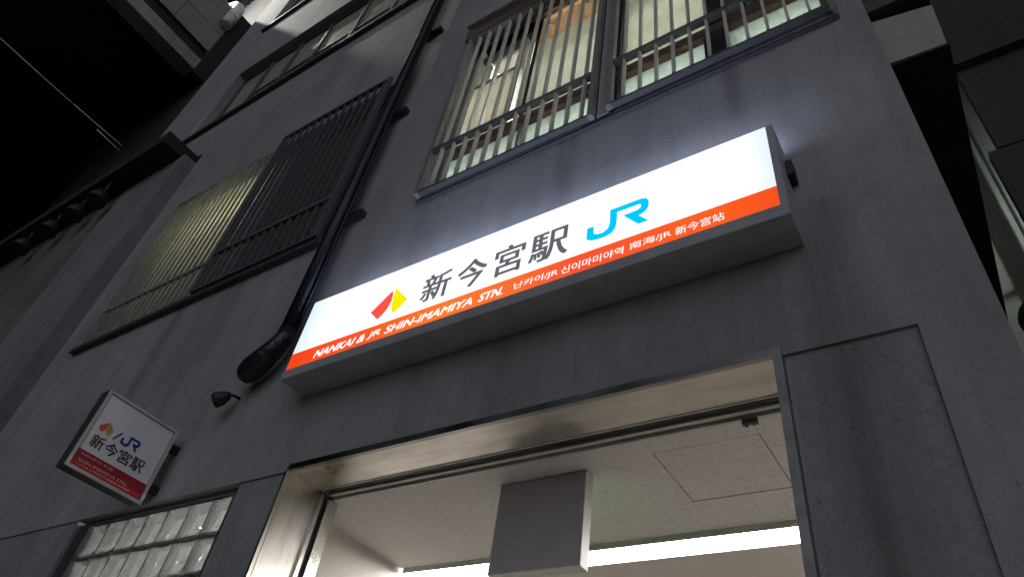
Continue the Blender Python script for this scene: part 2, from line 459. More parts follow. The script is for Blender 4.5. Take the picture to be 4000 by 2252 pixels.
# ------------------------------------------------------------------ the station building
B = thing('station_building', 'grey concrete station building with barred windows and a lit entrance', 'building', (-3.1, 0.1, 0))
GZ = 2.888
w = MB()
T = .25
w.box(-6.38, .195, 0, T, GZ, 4.62)
WX = [(-5.93, -3.05), (-2.22, .08)]
w.box(-6.38, -5.93, 0, T, 4.62, 6.55)
w.box(-3.05, -2.22, 0, T, 4.62, 6.55)
w.box(.08, .195, 0, T, 4.62, 6.55)
w.box(-6.38, .195, 0, T, 6.55, 8.50)
w.box(-8.75, -6.3801, 0, T, 7.69, 8.50)
UW = (-7.28, -3.16)
w.box(-8.75, UW[0], 0, T, 8.50, 10.22)
w.box(UW[1], .195, 0, T, 8.50, 10.22)
w.box(-8.75, .195, 0, T, 10.22, 11.95)
w.box(-8.75, UW[0]-.4, 0, T, 11.95, 13.7)
w.box(-3.16, .195, 0, T, 11.95, 13.7)
w.box(-8.75, .195, 0, T, 13.7, 17)
w.box(.10, .1949, T, 5.0, 0, 17)
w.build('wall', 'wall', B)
# recessed ground-floor zone
w = MB()
DX0, DX1 = -2.455, -.350
w.box(-6.38, -4.17, .010, T, 0, GZ)
w.box(-4.17, -2.80, .010, T, 0, 1.95)
w.box(-2.80, DX0, .010, T, 0, GZ)
w.build('lower_wall', 'wall_low', B)
MB().box(DX1, .004, .010, T, 0, GZ).build('recessed_panel', 'wall_low', B)
MB().box(.004, .195, 0, T, 0, GZ-.0001).build('corner_pilaster', 'wall', B)

# ---- left wing standing forward of the facade
W = thing('side_wing', 'dark projecting concrete wing beside the station facade, beyond the barred windows', 'building', (-11, 0, 0))
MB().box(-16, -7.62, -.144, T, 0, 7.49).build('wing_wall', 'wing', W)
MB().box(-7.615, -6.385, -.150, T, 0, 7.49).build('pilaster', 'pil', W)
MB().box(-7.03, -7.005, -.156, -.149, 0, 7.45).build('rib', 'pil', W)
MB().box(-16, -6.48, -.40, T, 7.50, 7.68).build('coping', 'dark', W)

# unlit lamps in a row under the wing's top edge
names4 = ['unlit dark spotlight under the wing coping, nearest the barred windows', 'second unlit dark spotlight from the barred windows, under the wing coping',
          'third unlit dark spotlight from the barred windows, under the wing coping', 'unlit dark spotlight under the wing coping, farthest from the barred windows']
for i, x in enumerate((-7.62, -8.12, -8.72, -9.42)):
    z = 7.20
    L = thing('wall_spotlight', names4[i], 'spotlight', (x, -.30, z), 'unlit spotlights on the wing')
    MB().tube([(x,-.31,z+.298),(x,-.31,z+.11)], .022, 8).build('arm', 'black', L)
    MB().tube([(x,-.31,z+.12),(x,-.312,z+.08),(x,-.318,z+.0),(x+.01,-.325,z-.08)], [.03,.07,.10,.115], 14).build('shade', 'black', L)

# ------------------------------------------------------------------ window grilles
PITCH, BW, BD = .0893, .012, .026
def grille(parent, x0, x1, z0, z1, zmid, y, mat, pitch=PITCH, first=None, label=None, BD=BD):
    gr = sub('window_grille', parent, ((x0+x1)/2, y, z0))
    if label: gr['label'] = label
    y0, y1 = y, y + BD
    def rail(name, a0, a1, z, h, d=.006):
        return MB().box(a0, a1, y0 - d, y1 + .004, z - h/2, z + h/2).build(name, 'rail' if mat == 'alu' else mat, gr)
    rail('bottom_rail', x0, x1, z0 + .009, .018, .002); rail('top_rail', x0, x1, z1 - .016, .032); rail('middle_rail', x0, x1, zmid, .032, .006)
    MB().box(x0 - .03, x0 - .001, y0 - .004, y1 + .006, z0, z1).build('frame_post', 'post' if mat == 'alu' else mat, gr)
    MB().box(x1 + .001, x1 + .03, y0 - .004, y1 + .006, z0, z1).build('frame_post', 'post' if mat == 'alu' else mat, gr)
    src = None
    x = x0 + (pitch * .55 if first is None else first)
    k = 0
    while x < x1 - .02:
        if src is None:
            src = MB().box(x-BW/2, x+BW/2, y0, y1, z0+.03, z1-.03).build('bar', mat, gr); o0 = WLOC[src.name].copy(); xs0 = x
        else:
            share(src, 'bar', gr, o0 + Vector((x - xs0, 0, 0)))
        x += pitch; k += 1
    for i in (0.12, 0.88):
        xx = x0 + (x1-x0)*i
        MB().box(xx-.012, xx+.012, y1+.003, .01, z1-.30, z1-.27).build('stay', mat, gr)
    return gr
grille(B, -2.185, -1.085, 4.575, 6.42, 4.99, -.06, 'alu', first=.075, label='light metal window bars in front of the open lit window')
grille(B, -.955, .075, 4.595, 6.42, 5.005, -.06, 'alu', first=.062, label='light metal window bars at the building corner')
grille(B, -5.90, -4.40, 4.63, 6.50, 5.03, -.02, 'alul', BD=.018, label='dull window bars before the warm glowing pane')
grille(B, -4.33, -3.08, 4.63, 6.58, 5.03, -.06, 'alud', BD=.022, label='dull dark window bars beside the drainpipe')
# post between the two right-hand grilles and sill slabs
MB().box(-1.052, -.988, -.02, .02, 4.60, 6.50).build('grille_post', 'sash', B)
MB().box(-2.225, .10, -.018, -.0005, 4.556, 4.574).build('window_sill', 'sill', B)
MB().box(-5.97, -3.02, -.045, -.0005, 4.575, 4.615).build('window_sill', 'sill', B)

# hood above the right-hand window
MB().box(-2.275, .19, -.085, -.0005, 6.645, 6.79).build('window_hood', 'hood', B)
MB().box(-2.26, .18, -.065, -.0005, 6.435, 6.644).build('hood_fascia', 'fasc', B)

# ------------------------------------------------------------------ right-hand window: panes, transom, room
def frame_bars(win, specs, mat):
    for (nm, x0, x1, y0, y1, z0, z1) in specs:
        MB().box(x0, x1, y0, y1, z0, z1).build(nm, mat, win)
Wn = sub('window', B, (-1.07, .10, 4.62))
y = .10
frame_bars(Wn, [('frame', -2.218, -2.19, .07, .15, 4.622, 6.548), ('frame', .05, .078, .07, .15, 4.622, 6.548),
                ('frame', -2.19, .05, .07, .15, 6.52, 6.548), ('frame', -2.19, .05, .07, .15, 4.622, 4.66)], 'sash')
frame_bars(Wn, [('transom', -2.19, .05, .065, .16, 5.075, 5.155)], 'wood')
frame_bars(Wn, [('mullion', -1.115, -.985, .06, .16, 4.66, 5.075), ('mullion', -1.115, -.985, .06, .16, 5.155, 6.52),
                ('mullion', -.50, -.385, .06, .16, 4.66, 5.075), ('mullion', -.47, -.40, .06, .16, 5.155, 6.52)], 'dark')
src = None
for (a, b_) in ((-2.19, -1.66), (-1.64, -1.115), (-.985, -.50), (-.385, .05)):
    MB().box(a, b_, .105, .111, 4.66, 5.075).build('lower_pane', 'frostg', Wn)
frame_bars(Wn, [('stile', -1.66, -1.64, .085, .14, 4.66, 5.075)], 'sash')
# upper right-hand lights of glass
MB().box(-.985, -.47, .105, .111, 5.155, 6.52).build('upper_pane', 'frost', Wn)
frame_bars(Wn, [('stile', -1.70, -1.665, .11, .15, 5.155, 6.52)], 'dark')
MB().box(-1.665, -1.115, .105, .111, 5.155, 6.12).build('upper_pane', 'frost', Wn)
MB().box(-1.665, -1.115, .105, .111, 6.12, 6.52).build('upper_pane', 'frostw', Wn)
frame_bars(Wn, [('dark_panel', -.40, .05, .115, .13, 5.155, 6.52)], 'wood')
MB().box(-2.19, -1.80, .105, .111, 5.155, 5.93).build('upper_pane', 'curtain', Wn)
frame_bars(Wn, [('stile', -1.80, -1.78, .10, .14, 5.155, 6.34), ('glazing_bar', -2.19, -1.80, .098, .13, 5.93, 5.955)], 'sash')
MB().box(-2.235, .10, .0005, .055, 4.6205, 4.70).build('window_upstand', 'sill', B)
# inner rail seen across the open light
frame_bars(Wn, [('blind_box', -2.19, -1.70, .09, .15, 6.34, 6.52)], 'dark')

def room(name, x0, x1, y0, y1, z0, z1, mat):
    r = sub(name, B, ((x0+x1)/2, (y0+y1)/2, z0))
    t = .05
    MB().box(x0, x1, y0, y1, z0-t, z0).build('room_floor', mat, r)
    MB().box(x0, x1, y0, y1, z1, z1+t).build('room_ceiling', mat, r)
    MB().box(x0, x1, y1, y1+t, z0, z1).build('back_wall', mat, r)
    MB().box(x0-t, x0, y0, y1, z0, z1).build('side_wall', mat, r)
    MB().box(x1, x1+t, y0, y1, z0, z1).build('side_wall', mat, r)
    return r
room('upstairs_room', -2.40, .095, .252, 2.4, 4.2, 6.95, 'room')
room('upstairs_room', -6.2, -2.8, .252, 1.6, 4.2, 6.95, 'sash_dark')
def tube_light(name, label, cat, cx, cy, z, length, tubes, mat, axis='X', group=None):
    t = thing(name, label, cat, (cx, cy, z), group)
    MB().box(cx-length/2, cx+length/2, cy-.07, cy+.07, z-.03, z-.001).build('housing', 'white', t)
    for dy in ((-.035, .035) if tubes == 2 else (0,)):
        MB().tube([(cx-length/2+.02, cy+dy, z-.05), (cx+length/2-.02, cy+dy, z-.05)], .014, 10).build('tube', mat, t)
    return t
tube_light('strip_light', 'warm fluorescent strip light on the ceiling of the barred upstairs room', 'light', -1.3, 1.05, 6.95, 1.5, 2, 'tube_up')
tube_light('strip_light', 'cool low strip light just inside the barred upstairs window', 'light', -1.17, .62, 5.02, 2.2, 1, 'tube_low')
# things standing inside behind the open window
s_ = thing('folding_screen', 'pale slatted screen standing in the open light behind the window bars', 'screen', (-1.73, .4, 4.2))
MB().box(-1.752, -1.735, .20, .22, 4.2, 6.1).build('screen_post', 'sash', s_)
MB().prism([(-1.73, .24), (-1.66, .42), (-1.67, .425), (-1.74, .245)], 'Z', 4.2, 6.0).build('screen_leaf', 'cream', s_)
bx = thing('ceiling_duct', 'pale duct crossing the upstairs room above the open light', 'duct', (-2.0, .7, 6.5))
MB().prism([(.42, 6.42), (.62, 6.42), (.62, 6.60), (.42, 6.60)], 'X', -2.39, -.6).build('duct_run', 'cream', bx)
MB().box(-2.02, -1.98, .40, .64, 6.40, 6.95).build('duct_hanger', 'sash', bx)

# mid-left window: dim, one warm lamp inside
Wm = sub('window', B, (-4.5, .10, 4.62))
frame_bars(Wm, [('frame', -5.928, -5.89, .07, .15, 4.622, 6.548), ('frame', -3.09, -3.052, .07, .15, 4.622, 6.548),
                ('frame', -5.89, -3.09, .07, .15, 6.51, 6.548), ('frame', -5.89, -3.09, .07, .15, 4.622, 4.66),
                ('mullion', -4.45, -4.28, .065, .155, 4.66, 6.51)], 'sash')
MB().box(-5.89, -4.45, .105, .111, 4.66, 6.51).build('pane', 'frost', Wm)
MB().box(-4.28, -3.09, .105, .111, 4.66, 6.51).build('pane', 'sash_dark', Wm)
p = thing('strip_light', 'warm lamp glowing behind the frosted barred window beside the pipe', 'light', (-5.1, .30, 6.1))
MB().tube([(-5.62, .29, 6.02), (-4.60, .29, 6.10)], .016, 10).build('tube', 'bulb', p)
MB().box(-5.63, -4.59, .31, .34, 6.03, 6.12).build('housing', 'sash', p)

# upper windows, set back behind a reveal
Wu = sub('window', B, (-5.2, .12, 8.5))
frame_bars(Wu, [('frame', UW[0], UW[1], .10, .17, 8.502, 8.55), ('frame', UW[0], UW[1], .10, .17, 10.16, 10.218),
                ('frame', UW[0], UW[0]+.05, .10, .17, 8.55, 10.16), ('frame', UW[1]-.05, UW[1], .10, .17, 8.55, 10.16)], 'alud')
xs = [-7.23, -6.62, -6.02, -5.42, -4.72, -4.05, -3.21]
for i in range(len(xs)-1):
    MB().box(xs[i]+.02, xs[i+1]-.02, .13, .138, 8.55, 10.16).build('pane', 'frostd', Wu)
for x in xs[1:-1]:
    MB().box(x-.022, x+.022, .095, .165, 8.55, 10.16).build('mullion', 'alud', Wu)
for i in (1, 2, 3, 4): MB().box(xs[i]+.022, xs[i+1]-.022, .11, .15, 9.30, 9.335).build('glazing_bar', 'alud', Wu)
MB().box(UW[0]-.04, UW[1]+.04, -.05, -.0005, 8.44, 8.497).build('window_sill', 'sill', B)
Wt = sub('window', B, (-5.2, .12, 11.95))
frame_bars(Wt, [('frame', -7.68, -3.16, .10, .17, 11.952, 12.0), ('frame', -7.68, -3.16, .10, .17, 13.64, 13.698)], 'alud')
for i in range(6):
    a = -7.66 + i*.745
    MB().box(a+.02, a+.725, .13, .138, 12.0, 13.64).build('pane', 'frostd', Wt)
    MB().box(a-.02, a+.02, .095, .165, 12.0, 13.64).build('mullion', 'alud', Wt)
MB().box(-7.72, -3.10, -.05, -.0005, 11.89, 11.947).build('window_sill', 'sill', B)

# ------------------------------------------------------------------ glass-block panel
gp = sub('glass_block_panel', B, (-3.48, .1, 1.95))
OX0, OX1, OZ0, OZ1 = -4.168, -2.802, 1.952, GZ-.002
MB().box(OX0, OX1, .03, .2, 2.868, OZ1-.02).build('frame', 'sill', gp)
MB().box(OX0, -4.06, .03, .2, OZ0, 2.868).build('frame', 'sill', gp)
MB().box(-2.85, OX1, .03, .2, OZ0, 2.868).build('frame', 'sill', gp)
px, pz = .1755, .178
nb = 0
src = None
bx0 = -2.853 - 7*px
def block_mesh():
    """pressed glass block with dished outer and inner faces"""
    b = MB(); h = px/2 - .006; v = pz/2 - .006; d = .045; n = 6
    def face(sgn):
        g_ = []
        for i in range(n+1):
            row = []
            for j in range(n+1):
                u = -1 + 2*i/n; w_ = -1 + 2*j/n
                dish = .028 * (1-abs(u)**3) * (1-abs(w_)**3)
                row.append(b.bm.verts.new((u*h, sgn*(d-dish), w_*v)))
            g_.append(row)
        for i in range(n):
            for j in range(n):
                f = b.bm.faces.new((g_[i][j], g_[i+1][j], g_[i+1][j+1], g_[i][j+1])); f.smooth = True
        return g_
    A = face(-1)
    rim = lambda g_: [g_[i][0] for i in range(n)] + [g_[n][j] for j in range(n)] + [g_[i][n] for i in range(n, 0, -1)] + [g_[0][j] for j in range(n, 0, -1)]
    ra = rim(A)
    rc = [b.bm.verts.new((p.co.x, d, p.co.z)) for p in ra]
    for i in range(len(ra)):
        j = (i+1) % len(ra); b.bm.faces.new((ra[i], ra[j], rc[j], rc[i]))
    return b
for r in range(5):
    for c_ in range(7):
        cx = bx0 + (c_+.5)*px; cz = 2.868 - (r+.5)*pz
        if src is None:
            src = block_mesh().build('glass_block', 'gblock', gp, origin=(0,0,0))
            src.location = Vector((cx, .10, cz)) - WLOC[gp.name]
        else:
            share(src, 'glass_block', gp, (cx, .10, cz))
mj = MB()
for r in range(6): mj.box(bx0, bx0+7*px, .072, .128, 2.868-r*pz-.0055, 2.868-r*pz+.0055 if r else 2.8679)
for c_ in range(8):
    for r in range(5): mj.box(bx0+c_*px-.0055, bx0+c_*px+.0055, .074, .126, 2.868-(r+1)*pz+.006, 2.868-r*pz-.006)
mj.build('mortar_joints', 'sill', gp)

room('side_room', -4.6, -2.68, .252, 2.2, .0, 2.95, 'board')
tube_light('strip_light', 'fluorescent strip light in the room behind the glass blocks', 'light', -3.2, 1.25, 2.94, 1.0, 1, 'tube_side')

# ------------------------------------------------------------------ entrance: steel frame, soffit, track, inner hall
E_ = sub('entrance_frame', B, (-1.4, .1, 0))
SZ = 2.884
# soffit and jamb linings
MB().box(DX0+.002, DX1-.002, .0, .172, SZ-.004, SZ+.003).build('soffit_sheet', 'steel', E_)
MB().box(DX0+.002, DX1-.002, -.018, .0, SZ-.004, SZ+.024).build('head_trim', 'steeld', E_)
MB().box(DX0+.001, DX0+.006, .0, .185, 0, SZ-.0045).build('jamb_sheet', 'steelv', E_)
MB().box(DX0-.010, DX0+.004, -.018, -.0005, 0, SZ-.0045).build('jamb_trim', 'steelv', E_)
MB().box(DX1-.006, DX1-.001, .0, .185, 0, SZ-.0045).build('jamb_sheet', 'steelv', E_)
MB().box(DX1-.026, DX1-.0005, -.022, -.0005, 0, SZ-.0045).build('jamb_trim', 'steeld', E_)
# sliding-door track over the opening and along the jamb
MB().box(DX0+.03, DX1-.008, .172, .179, SZ-.007, SZ+.004).build('track_lip', 'cream', E_)
MB().box(DX0+.03, DX1-.008, .179, .222, SZ+.002, SZ+.03).build('track_slot', 'black', E_)
MB().box(DX0+.03, DX1-.008, .222, .241, SZ-.007, SZ+.004).build('track_lip', 'cream', E_)
MB().box(DX0+.03, DX1-.008, .241, .249, SZ-.001, SZ+.004).build('track_slot', 'black', E_)
MB().box(DX0+.03, DX1-.008, .249, .262, SZ-.018, SZ+.004).build('track_lip', 'cream', E_)
MB().box(DX0+.006, DX0+.020, .185, .205, 0, SZ-.013).build('jamb_stop', 'steelv', E_)
MB().box(DX0+.001, DX0+.010, .205, .232, 0, SZ-.013).build('jamb_slot', 'black', E_)
MB().box(DX0+.006, DX0+.024, .232, .29, 0, SZ-.021).build('jamb_stop', 'steelv', E_)
MB().box(DX1-.020, DX1-.006, .19, .26, 0, SZ-.013).build('jamb_stop', 'steelv', E_)
sn = MB().box(-.562, -.512, .246, .262, 2.846, 2.8655).box(-.552, -.546, .25, .26, 2.839, 2.846).box(-.528, -.522, .25, .26, 2.841, 2.846).build('door_sensor', 'sensor')
tag(sn, 'small black door sensor under the entrance track', 'sensor')

H = sub('entrance_hall', B, (-1.5, .7, 0))
CZ = 2.866
HX0, HX1, HY1 = -2.62, .09, 1.16
hx0, hx1, hy0, hy1 = -.915, -.54, .352, .725     # hatch
cb = MB()
cb.box(HX0, hx0-.0045, .262, HY1, CZ, CZ+.02); cb.box(hx1+.0045, HX1, .262, HY1, CZ, CZ+.02)
cb.box(hx0-.0045, hx1+.0045, .262, hy0-.0045, CZ, CZ+.02); cb.box(hx0-.0045, hx1+.0045, hy1+.0045, HY1, CZ, CZ+.02)
cb.build('ceiling', 'ceil', H)
hb = MB().box(hx0, hx1, hy0, hy1, CZ+.0012, CZ+.018).build('ceiling_hatch', 'ceil', H)
MB().box(HX0, HX1, .262, HY1, CZ+.021, CZ+.03).build('ceiling_backing', 'black', H)
MB().box(HX0-.05, HX0, .25, 4.0, 0, CZ+.02).build('side_wall', 'rooml', H)
MB().box(HX1, HX1+.008, .25, 4.0, 0, CZ+.02).build('side_wall', 'rooml', H)
MB().box(HX0, HX1, 4.0, 4.05, 0, CZ+.02).build('back_wall', 'rooml', H)
MB().box(HX0, HX1, HY1+.001, 4.0, CZ-.006, CZ+.02).build('rear_ceiling', 'rooml', H)
MB().box(HX0, HX1, .02, 4.0, -.001, .012).build('hall_floor', 'floor', H)

cl = thing('ceiling_light', 'long twin-tube fluorescent light along the entrance ceiling', 'light', (-1.3, 1.06, CZ))
MB().box(-2.60, .05, .975, .984, CZ-.026, CZ-.001).box(-2.60, .05, 1.127, 1.135, CZ-.026, CZ-.001).box(-2.60, .05, 1.052, 1.059, CZ-.0262, CZ-.001).build('housing', 'cream', cl)
for y0, y1 in ((.9845, 1.0515), (1.0595, 1.1265)):
    MB().box(-2.59, .04, y0, y1, CZ-.024, CZ-.0085).build('tube', 'tube', cl)

hs = thing('hanging_sign', 'grey hanging sign board with pale metal frame below the entrance ceiling', 'sign', (-1.39, .39, 2.49))
BX0, BX1, BY0, BY1, BZ0, BZ1 = -1.585, -1.195, .372, .425, 2.500, 2.862
MB().box(BX0+.004, BX1-.004, BY0, BY1-.008, BZ0+.004, BZ1-.001).build('board', 'board', hs)
MB().box(BX0+.004, BX1-.004, BY1-.007, BY1-.001, BZ0+.01, BZ1-.01).build('lit_face', 'green', hs)
MB().box(BX1-.004, BX1, BY0-.002, BY1, BZ0, BZ1-.001).build('frame_strip', 'cream', hs)
MB().box(BX0, BX0+.004, BY0-.002, BY1, BZ0, BZ1-.001).build('frame_strip', 'cream', hs)
MB().box(BX0+.004, BX1-.004, BY0-.002, BY1, BZ0, BZ0+.004).build('frame_strip', 'cream', hs)

# ------------------------------------------------------------------ the illuminated station sign
S = thing('illuminated_sign', 'long bright white and orange lightbox sign above the entrance', 'sign', (-1.4, -.075, 3.30))
FX0, FX1, FZ0, FZ1, FY = -2.569, -.2535, 3.352, 3.786, -.150
MB().box(-2.574, -.2285, -.146, -.0005, 3.299, 3.782).build('casing', 'casing', S, bevel=.003)
MB().box(FX0, FX1, FY-.002, FY+.0035, 3.4512, FZ1-.006).build('white_panel', 'lit_white', S)
fp = MB().box(FX0, FX1, FY-.002, FY+.0035, FZ0, 3.4508).build('orange_band', 'lit_orange', S)
MB().box(FX0, FX1, FY-.001, FY+.0095, 3.7835, 3.7905).build('lit_edge', 'lit_white', S)
MB().box(FX0+.02, FX1-.02, FY+.010, -.02, 3.7835, 3.7885).build('added_top_glow', 'edge', S)  # unseen glowing strip, added to throw bluish light on the wall above
MB().box(FX1+.0005, -.2285, FY-.005, FY+.0035, 3.299, 3.788).build('frame_side', 'casing', S)
MB().box(-2.574, FX1, FY-.005, FY+.0035, 3.299, FZ0-.0005).build('frame_bottom', 'casing', S)
PY = FY - .0042
wp = [o for o in S.children if o.name.startswith('white_panel')][0]
outline('emblem_wing', [(-1.987,3.648),(-2.09,3.548),(-2.029,3.487),(-2.004,3.508),(-1.984,3.540),(-1.974,3.580),(-1.976,3.615)], 'lit_red', wp, 'Y', PY)
outline('emblem_wing', [(-1.970,3.656),(-1.869,3.551),(-1.932,3.493),(-1.944,3.500),(-1.956,3.525),(-1.964,3.560),(-1.968,3.60)], 'lit_yellow', wp, 'Y', PY)
for ch, r_ in (('新', (-1.788,-1.628,3.487,3.654)), ('今', (-1.594,-1.437,3.484,3.656)), ('宮', (-1.402,-1.250,3.484,3.660)), ('駅', (-1.226,-1.044,3.484,3.655))):
    lettering('lettering', ch, 'lit_grey', wp, r_, 'Y', PY, fat=.0032)
JR = [(-0.963,3.52),(-0.963,3.581),(-0.935,3.581),(-0.933,3.538),(-0.918,3.528),(-0.892,3.526),(-0.872,3.539),(-0.865,3.565),(-0.866,3.643),(-0.735,3.643),(-0.715,3.635),(-0.705,3.612),(-0.707,3.583),(-0.718,3.563),(-0.735,3.554),(-0.747,3.552),(-0.708,3.505),(-0.747,3.504),(-0.809,3.582),(-0.753,3.584),(-0.740,3.589),(-0.735,3.602),(-0.738,3.612),(-0.748,3.616),(-0.836,3.616),(-0.836,3.565),(-0.840,3.530),(-0.855,3.508),(-0.880,3.499),(-0.911,3.499),(-0.944,3.505)]
outline('emblem_letters', JR, 'lit_cyan', wp, 'Y', PY)
for body, r_, sh, wt in (('NANKAI', (-2.392,-2.128,3.372,3.418), .30, .0021), ('&', (-2.120,-2.060,3.372,3.418), .30, .0021), ('JR', (-2.056,-1.968,3.372,3.418), .30, .0021),
                     ('SHIN-IMAMIYA', (-1.952,-1.462,3.372,3.418), .30, .0021), ('STN.', (-1.448,-1.316,3.372,3.418), .30, .0021),
                     ('난카이/JR', (-1.277,-1.073,3.371,3.413), .05, .0006), ('신이마미야역', (-1.062,-.802,3.371,3.412), .05, .0006),
                     ('南海/JR', (-.779,-.620,3.372,3.414), 0, .0004), ('新今宫站', (-.606,-.432,3.371,3.413), 0, .0004)):
    lettering('lettering', body, 'lit_text', fp, r_, 'Y', PY, sh, 0, wt)

MB().box(-.2283, -.205, -.06, -.001, 3.60, 3.68).build('end_bracket', 'black', S)

# ------------------------------------------------------------------ projecting sign on the wall
Q = thing('projecting_sign', 'unlit square white and red sign projecting above the glass blocks', 'sign', (-3.5, -.27, 2.84))
X0 = -3.45
MB().box(X0-.075, X0-.0005, -.482, -.065, 2.842, 3.256).build('box_body', 'sill', Q)
fw = .015
MB().box(X0, X0+.010, -.482, -.065, 3.256-fw, 3.256).build('frame_strip', 'cream', Q)
MB().box(X0, X0+.010, -.482, -.065, 2.842, 2.842+fw).build('frame_strip', 'cream', Q)
MB().box(X0, X0+.010, -.482, -.482+fw, 2.842+fw, 3.256-fw).build('frame_strip', 'cream', Q)
MB().box(X0, X0+.010, -.065-fw, -.065, 2.842+fw, 3.256-fw).build('frame_strip', 'cream', Q)
pw = MB().box(X0, X0+.004, -.463, -.084, 2.9405, 3.237).build('white_panel', 'signwhite', Q)
pr = MB().box(X0, X0+.004, -.463, -.084, 2.861, 2.940).build('red_band', 'signred', Q)
for zz in (2.93, 3.16): MB().box(X0-.055, X0-.02, -.0645, -.0005, zz, zz+.04).build('wall_bracket', 'black', Q)
px_ = X0 + .0055
outline('emblem_wing', [(-.400,3.113),(-.440,3.073),(-.419,3.051),(-.403,3.068)], 'pr_red', pw, 'X', px_)
outline('emblem_wing', [(-.396,3.113),(-.363,3.078),(-.384,3.049),(-.397,3.070)], 'pr_yel', pw, 'X', px_)
outline('emblem_slash', [(-.352,3.050),(-.345,3.050),(-.318,3.100),(-.325,3.100)], 'pr_black', pw, 'X', px_)
def jr_to(u0, u1, v0, v1): return [(u0+(x+.963)/.258*(u1-u0), v0+(z-3.499)/.144*(v1-v0)) for x, z in JR]
outline('emblem_letters', jr_to(-.312,-.213,3.048,3.106), 'pr_blue', pw, 'X', px_)
for i, ch in enumerate('新今宮駅'):
    lettering('lettering', ch, 'pr_black', pw, (-.438+i*.0755, -.438+i*.0755+.069, 2.968, 3.034), 'X', px_, fat=.001)
lettering('lettering', 'NANKAI & JR', 'pr_pink', pr, (-.440,-.270,2.914,2.928), 'X', px_, fat=.0003)
lettering('lettering', 'SHIN-IMAMIYA STN.', 'pr_pink', pr, (-.440,-.172,2.885,2.900), 'X', px_, fat=.0003)
lettering('lettering', '난카이/JR 신이마미야역 南海/JR 新今宫站', 'pr_pink', pr, (-.440,-.150,2.868,2.877), 'X', px_)

# ------------------------------------------------------------------ drainpipe
D = thing('drainpipe', 'glossy black drainpipe running up the facade beside the lightbox sign', 'pipe', (-2.82, -.09, 3.5))
PX, PYY, PR = -2.815, -.085, .045
MB().tube([(PX, PYY, z) for z in (3.72, 5, 8, 12, 17)], PR, 20).build('pipe', 'pipe', D)
MB().tube([(PX+.064, PYY, z) for z in (3.72, 5, 8, 12, 17)], .009, 8).build('conduit', 'pipe', D)
el = [(PX, PYY, 3.74), (PX-.005, PYY, 3.68), (PX-.03, PYY-.01, 3.62), (PX-.09, PYY-.01, 3.565), (PX-.16, PYY-.005, 3.53), (PX-.22, PYY+.005, 3.52), (PX-.245, PYY+.01, 3.52)]
mbw = MB().tube(el, [.047, .049, .054, .062, .066, .060, .036], 22)
for v in mbw.bm.verts:
    n_ = math.sin(v.co.x*61 + v.co.z*47) * math.cos(v.co.y*83 + v.co.z*29)
    v.co += Vector((.3*n_, .6*n_, n_)) * .009
mbw.build('wrapped_elbow', 'plastic', D)
for z in (4.70, 5.86, 7.12, 8.6):
    MB().box(PX-.062, PX+.13, -.05, -.001, z-.022, z+.022).build('clamp', 'black', D)

# small dark horn on a bracket between the pipe and the projecting sign
h = thing('wall_horn', 'small dark horn on a bracket below the wrapped pipe elbow', 'horn', (-3.1, -.1, 3.33))
MB().tube([(-3.125, -.001, 3.43), (-3.125, -.04, 3.425), (-3.125, -.07, 3.41)], .008, 8).build('bracket', 'black', h)
MB().tube([(-3.115, -.065, 3.418), (-3.125, -.072, 3.405), (-3.145, -.085, 3.385), (-3.168, -.10, 3.368), (-3.176, -.105, 3.362)], [.010, .026, .038, .042, .034], 16).build('horn_bell', 'black', h)

# ------------------------------------------------------------------ overhead structure across the street side, with a lamp behind its parapet
V = thing('railway_viaduct', 'dark concrete railway viaduct with panelled parapet passing overhead', 'viaduct', (-20, 0, 12.6))
VX = -10.2
MB().box(-60, VX-.35, -60, 40, 13.0, 13.4).build('deck_soffit', 'dark', V)
MB().box(VX-.34, VX+.02, -40, -.02, 12.78, 13.10).build('edge_beam', 'girder', V)
MB().box(VX-.50, VX-.07, -40, -.021, 13.05, 13.46).build('cable_trough', 'dark', V)
ys = [0.0, -.869, -2.1, -3.4, -4.7, -6.0, -8.0]
for i in range(len(ys)-1):
    for (za, zb) in ((13.455, 14.07), (14.085, 14.935)):
        MB().box(VX-.08, VX, ys[i+1]+.006, ys[i]-.006 - (.02 if i == 0 else 0), za, zb).build('parapet_panel', 'panel', V)
MB().box(VX-.06, VX-.02, -8, -.03, 13.455, 14.93).build('parapet_core', 'dark', V)
MB().box(VX-.16, VX+.03, -.019, .262, 12.7, 15.05).build('end_post', 'dark', V)
MB().box(VX-3.4, VX-3.2, -8, -.02, 13.4, 20).build('rear_wall', 'girder', V)
MB().box(-14, -9.45, .26, .40, 8.5, 22).build('end_wall', 'dark', V)
MB().box(VX-.09, VX+.02, -40, -.02, 14.94, 14.985).build('coping', 'girder', V)
pp = thing('overflow_pipe', 'pale bent pipe at the corner of the viaduct parapet', 'pipe', (-10, -.1, 14.5))
MB().tube([(-10.1,-.12,14.30),(-10.1,-.12,14.95),(-10.12,-.13,15.06),(-10.2,-.16,15.14),(-10.4,-.2,15.17),(-11,-.3,15.2)], .12, 16).build('pipe_run', 'white', pp)
MB().tube([(-10.1,-.12,14.60),(-10.1,-.12,14.66)], .135, 16).build('collar', 'white', pp)
for k_, yy in enumerate((-.34, -.46)):
    MB().tube([(-10.32, yy-.0, 14.99+.03), (-10.32, yy-6, 14.99+.03)], .03, 8).build('parapet_conduit', 'cream', V)
lx, lz = -12.40, 17.52
lp = thing('platform_lamp', 'bright lamp behind the viaduct parapet lighting the upper wall', 'lamp', (lx, -2.2, lz))
MB().box(lx-.16, lx+.12, -2.9, -1.5, lz+.07, lz+.10).build('lamp_tray', 'white', lp)
MB().box(lx-.18, lx-.16, -2.9, -1.5, lz-.22, lz+.10).build('lamp_tray', 'white', lp)
